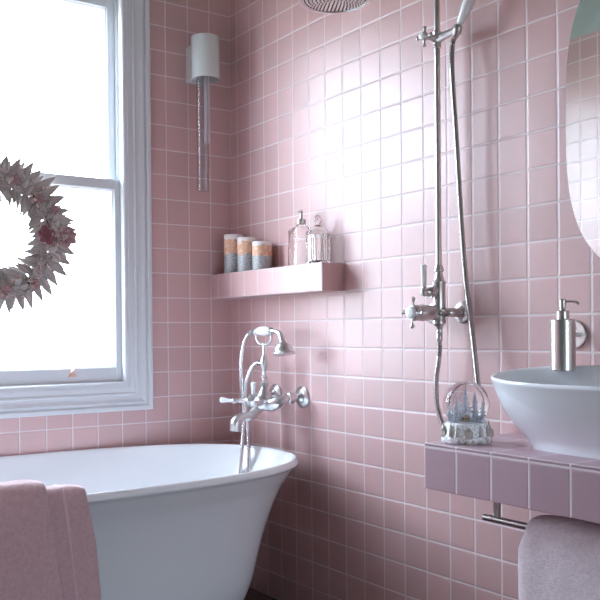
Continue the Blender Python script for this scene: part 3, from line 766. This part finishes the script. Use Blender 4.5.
# thermostatic valve with cross handle, towards the room
vl = MB().lathe((vx, vy, 1.112), (-1, 0, 0), [(.018, .01), (.020, .022), (.0235, .026), (.0235, .030), (.022, .032), (.022, .040), (.0235, .042), (.025, .046), (.025, .078), (.022, .084), (.020, .090), (.024, .094), (.024, .108), (.020, .114)], 40).build('thermostat', M['nickel'], sw)
def cross(parent, c, r, rb, mat):
    mb = MB(); c = Vector(c)
    for dy, dz in ((1, .06), (-1, -.06), (-.06, 1), (.06, -1)):
        d = Vector((0, dy, dz)).normalized()
        mb.lathe(c + d * .010, d, [(.0045, 0), (.0032, (r - .010) * .45), (.0036, (r - .010) * .62), (.0065, (r - .010) * .78), (.0065, (r - .010) * .90), (.003, (r - .010)), (0, r - .009)], 16)
    mb.ball(c, .013, 16)
    o = mb.build('cross_handle', mat, parent)
    tag(MB().lathe(c + Vector((-.006, 0, 0)), (-1, 0, 0), [(rb, 0), (rb, .004), (rb * .9, .008), (rb * .6, .010), (0, .0105)], 32).build('handle_cap', M['porcelain'], o), 'white porcelain cap')
    return o
cross(vl, (vx - .108, vy, 1.112), .046, .018, M['nickel'])
# flow valve with porcelain lever above
vz2 = 1.174
v2 = MB().lathe((vx, vy, vz2), (-1, 0, 0), [(.014, .01), (.016, .022), (.021, .024), (.021, .028), (.015, .031), (.018, .034), (.018, .038), (.013, .041), (.015, .045), (.011, .050), (.009, .056)], 32).build('flow_valve', M['nickel'], sw)
mb = MB(); mb.ball((vx - .062, vy, vz2 - .002), .0125, 20); mb.lathe((vx - .062, vy, vz2 + .006), (0, 0, 1), [(.006, 0), (.0085, .004), (.006, .010)], 16); lv = mb.build('lever_hub', M['nickel'], v2)
tag(MB().lathe((vx - .062, vy, vz2 + .014), (0, 0, 1), [(.0065, 0), (.0075, .004), (.0085, .050), (.0095, .060), (.009, .064), (.004, .067), (0, .0675)], 24).build('lever', M['porcelain'], lv), 'white porcelain lever')
# outlet below
MB().lathe((vx, vy, 1.073), (0, 0, -1), [(.012, 0), (.0085, .010), (.0085, .014), (.0105, .016), (.0105, .020), (.008, .022), (.0095, .026), (.0095, .046), (.007, .050)], 24).build('hose_outlet', M['nickel'], sw)
# riser
MB().cyl((vx, vy, 1.24), (vx, vy, 2.14), .0088, 20).build('riser_pipe', M['nickel'], sw)
mb = MB().tube([(vx, vy, 2.13), (vx, vy, 2.18), (vx - .012, vy, 2.215), (vx - .05, vy, 2.235), (vx - .20, vy, 2.235), (vx - .31, vy, 2.232), (vx - .366, vy, 2.215), (vx - .388, vy, 2.17), (vx - .388, vy, 2.085)], .0095, 16)
mb.build('shower_arm', M['nickel'], sw)
mb = MB().cyl((0, vy, 2.16), (vx, vy, 2.16), .008); mb.lathe((0, vy, 2.16), (-1, 0, 0), [(.028, 0), (.028, .004), (.02, .009), (.012, .012)], 32); mb.build('wall_bracket', M['nickel'], sw)
RXc, RZ = vx - .388, 1.966
mb = MB().lathe((RXc, vy, RZ), (0, 0, 1), [(0, .003), (.088, .003), (.092, 0), (.100, .001), (.102, .006), (.100, .012), (.085, .020), (.05, .032), (.03, .045), (.020, .055), (.016, .075), (.018, .085), (.014, .12)], 64)
rs = mb.build('shower_rose', M['nickel'], sw)
mb = MB()
for ring in range(1, 9):
    rr2 = ring * .0105; c = 6 * ring
    for k in range(c):
        a = 2 * PI * k / c; mb.lathe((RXc + rr2 * math.cos(a), vy + rr2 * math.sin(a), RZ + .0035), (0, 0, -1), [(.0022, 0), (.0016, .003)], 5)
tag(mb.build('nozzles', M['dark'], rs), kind='stuff')
# sliding bracket for the hand shower
bz = 1.929
mb = MB().lathe((vx, vy, bz - .026), (0, 0, 1), [(.010, 0), (.013, .003), (.013, .008), (.0115, .012), (.015, .018), (.015, .034), (.0115, .040), (.013, .044), (.013, .049), (.010, .052)], 28)
mb.lathe((vx, vy, bz), (-1, 0, 0), [(.011, 0), (.012, .012), (.009, .018), (.007, .030), (.007, .05)], 24)
mb.tube([(vx + .0, vy - .008, bz), (vx - .002, vy - .03, bz + .002), (vx - .004, vy - .080, bz + .004)], [.014, .013, .010], 20)
br = mb.build('slide_bracket', M['nickel'], sw)
cross(br, (vx - .052, vy, bz), .030, .011, M['nickel'])
hk = Vector((vx - .006, vy - .090, bz + .006))
mb = MB().lathe(hk - Vector((.004, -.003, .018)), Vector((-.1, -.42, 1)), [(.011, 0), (.0135, .005), (.0135, .022), (.011, .028)], 24); mb.build('handset_holder', M['nickel'], br)
# second hand shower
hs = thing('hand_shower', tuple(hk), 'nickel hand shower with white porcelain grip hooked on the riser pipe', 'hand shower')
ax = Vector((-.10, -.78, 1)).normalized()
p0 = hk + ax * .012
tag(MB().lathe(p0, ax, [(.0085, 0), (.0105, .006), (.014, .03), (.0165, .055), (.0160, .075), (.012, .105), (.0095, .115)], 32).build('handle', M['porcelain'], hs), 'white porcelain grip')
p1 = p0 + ax * .113
mb = MB().tube([p1 - ax * .004, p1 + ax * .020, p1 + ax * .038 + Vector((-.008, -.006, 0)), p1 + ax * .048 + Vector((-.032, -.020, 0))], [.010, .009, .010, .013], 16)
hd = p1 + ax * .048 + Vector((-.030, -.019, 0))
mb.lathe(hd, Vector((-.75, -.35, -.75)), [(.012, 0), (.018, .008), (.030, .018), (.036, .028), (.038, .034), (.036, .037), (0, .036)], 36)
mb.build('neck', M['nickel'], hs)
MB().lathe(hk - ax * .030, ax, [(.007, 0), (.010, .004), (.010, .016), (.007, .018), (.0085, .024), (.0085, .044)], 20).build('hose_connector', M['nickel'], hs)
def pt(x, y, z): return (x, y, z + 2.40)
HP = [tuple(hk - ax * .026), tuple(hk - ax * .045 + Vector((0, .0, -.012))), pt(-.068, -1.342, -.60), pt(-.060, -1.346, -.75), pt(-.055, -1.352, -.90), pt(-.052, -1.360, -1.05), pt(-.052, -1.374, -1.20), pt(-.054, -1.396, -1.33), pt(-.060, -1.418, -1.45), pt(-.066, -1.432, -1.54),
      pt(-.068, -1.415, -1.615), pt(-.066, -1.360, -1.655), pt(-.062, -1.300, -1.635), pt(-.060, -1.264, -1.57), pt(-.058, -1.258, -1.49), pt(-.058, -1.268, -1.435), pt(vx, vy, -1.40), pt(vx, vy, -1.37)]
MB().tube(HP, .0075, 12, 40, ridge=.05).build('hose', M['hose_dark'], hs, angle=80)

# ------------------------------------------------------------------ light
w = bpy.data.worlds.new('sky'); scn.world = w; w.use_nodes = True; nt = w.node_tree
bg = nt.nodes['Background']; bg.inputs['Strength'].default_value = 30.0
tc = N(nt, 'ShaderNodeTexCoord'); sp = N(nt, 'ShaderNodeSeparateXYZ'); nt.links.new(tc.outputs['Generated'], sp.inputs[0])
mr = N(nt, 'ShaderNodeMapRange'); mr.interpolation_type = 'SMOOTHSTEP'; mr.inputs['From Min'].default_value = -.14; mr.inputs['From Max'].default_value = .22
nt.links.new(sp.outputs[2], mr.inputs['Value'])
mx = N(nt, 'ShaderNodeMix', data_type='RGBA'); mx.inputs['A'].default_value = (.20, .21, .20, 1); mx.inputs['B'].default_value = (.68, .83, .98, 1)   # dim ground below, overcast sky above
nt.links.new(mr.outputs[0], mx.inputs['Factor']); nt.links.new(mx.outputs['Result'], bg.inputs['Color'])
ld = bpy.data.lights.new('window_portal', 'AREA'); ld.shape = 'RECTANGLE'; ld.size = WX1 - WX0; ld.size_y = WZ1 - WZ0
lo = bpy.data.objects.new('window_portal', ld); col.objects.link(lo); lo.location = ((WX0 + WX1) / 2, .205, (WZ0 + WZ1) / 2); lo.rotation_euler = (-PI / 2, 0, 0)
ld.cycles.is_portal = True
l2 = bpy.data.lights.new('front_portal', 'AREA'); l2.shape = 'RECTANGLE'; l2.size = F2[1] - F2[0]; l2.size_y = F2[3] - F2[2]; l2.cycles.is_portal = True
lo = bpy.data.objects.new('front_portal', l2); col.objects.link(lo); lo.location = ((F2[0] + F2[1]) / 2, FY - .105, (F2[2] + F2[3]) / 2); lo.rotation_euler = (PI / 2, 0, 0)

# ------------------------------------------------------------------ camera
cam = bpy.data.cameras.new('camera'); co = bpy.data.objects.new('camera', cam); col.objects.link(co)
co.location = (-1.9286, -3.1186, 2.40 - 1.3394)
co.rotation_euler = (1.5671, .0086, -.5899)
cam.sensor_width = 36; cam.lens = 859.76 * 36 / 600; cam.shift_x = 36.705 / 600; cam.shift_y = 34.686 / 600; cam.clip_start = .02
scn.camera = co
scn.view_settings.view_transform = 'Standard'; scn.view_settings.look = 'None'; scn.view_settings.gamma = 1
scn.view_settings.exposure = 0.0
scn.cycles.use_denoising = True
scn.cycles.max_bounces = 14; scn.cycles.diffuse_bounces = 8; scn.cycles.glossy_bounces = 6; scn.cycles.transmission_bounces = 10; scn.cycles.transparent_max_bounces = 16
scn.cycles.sample_clamp_indirect = 10
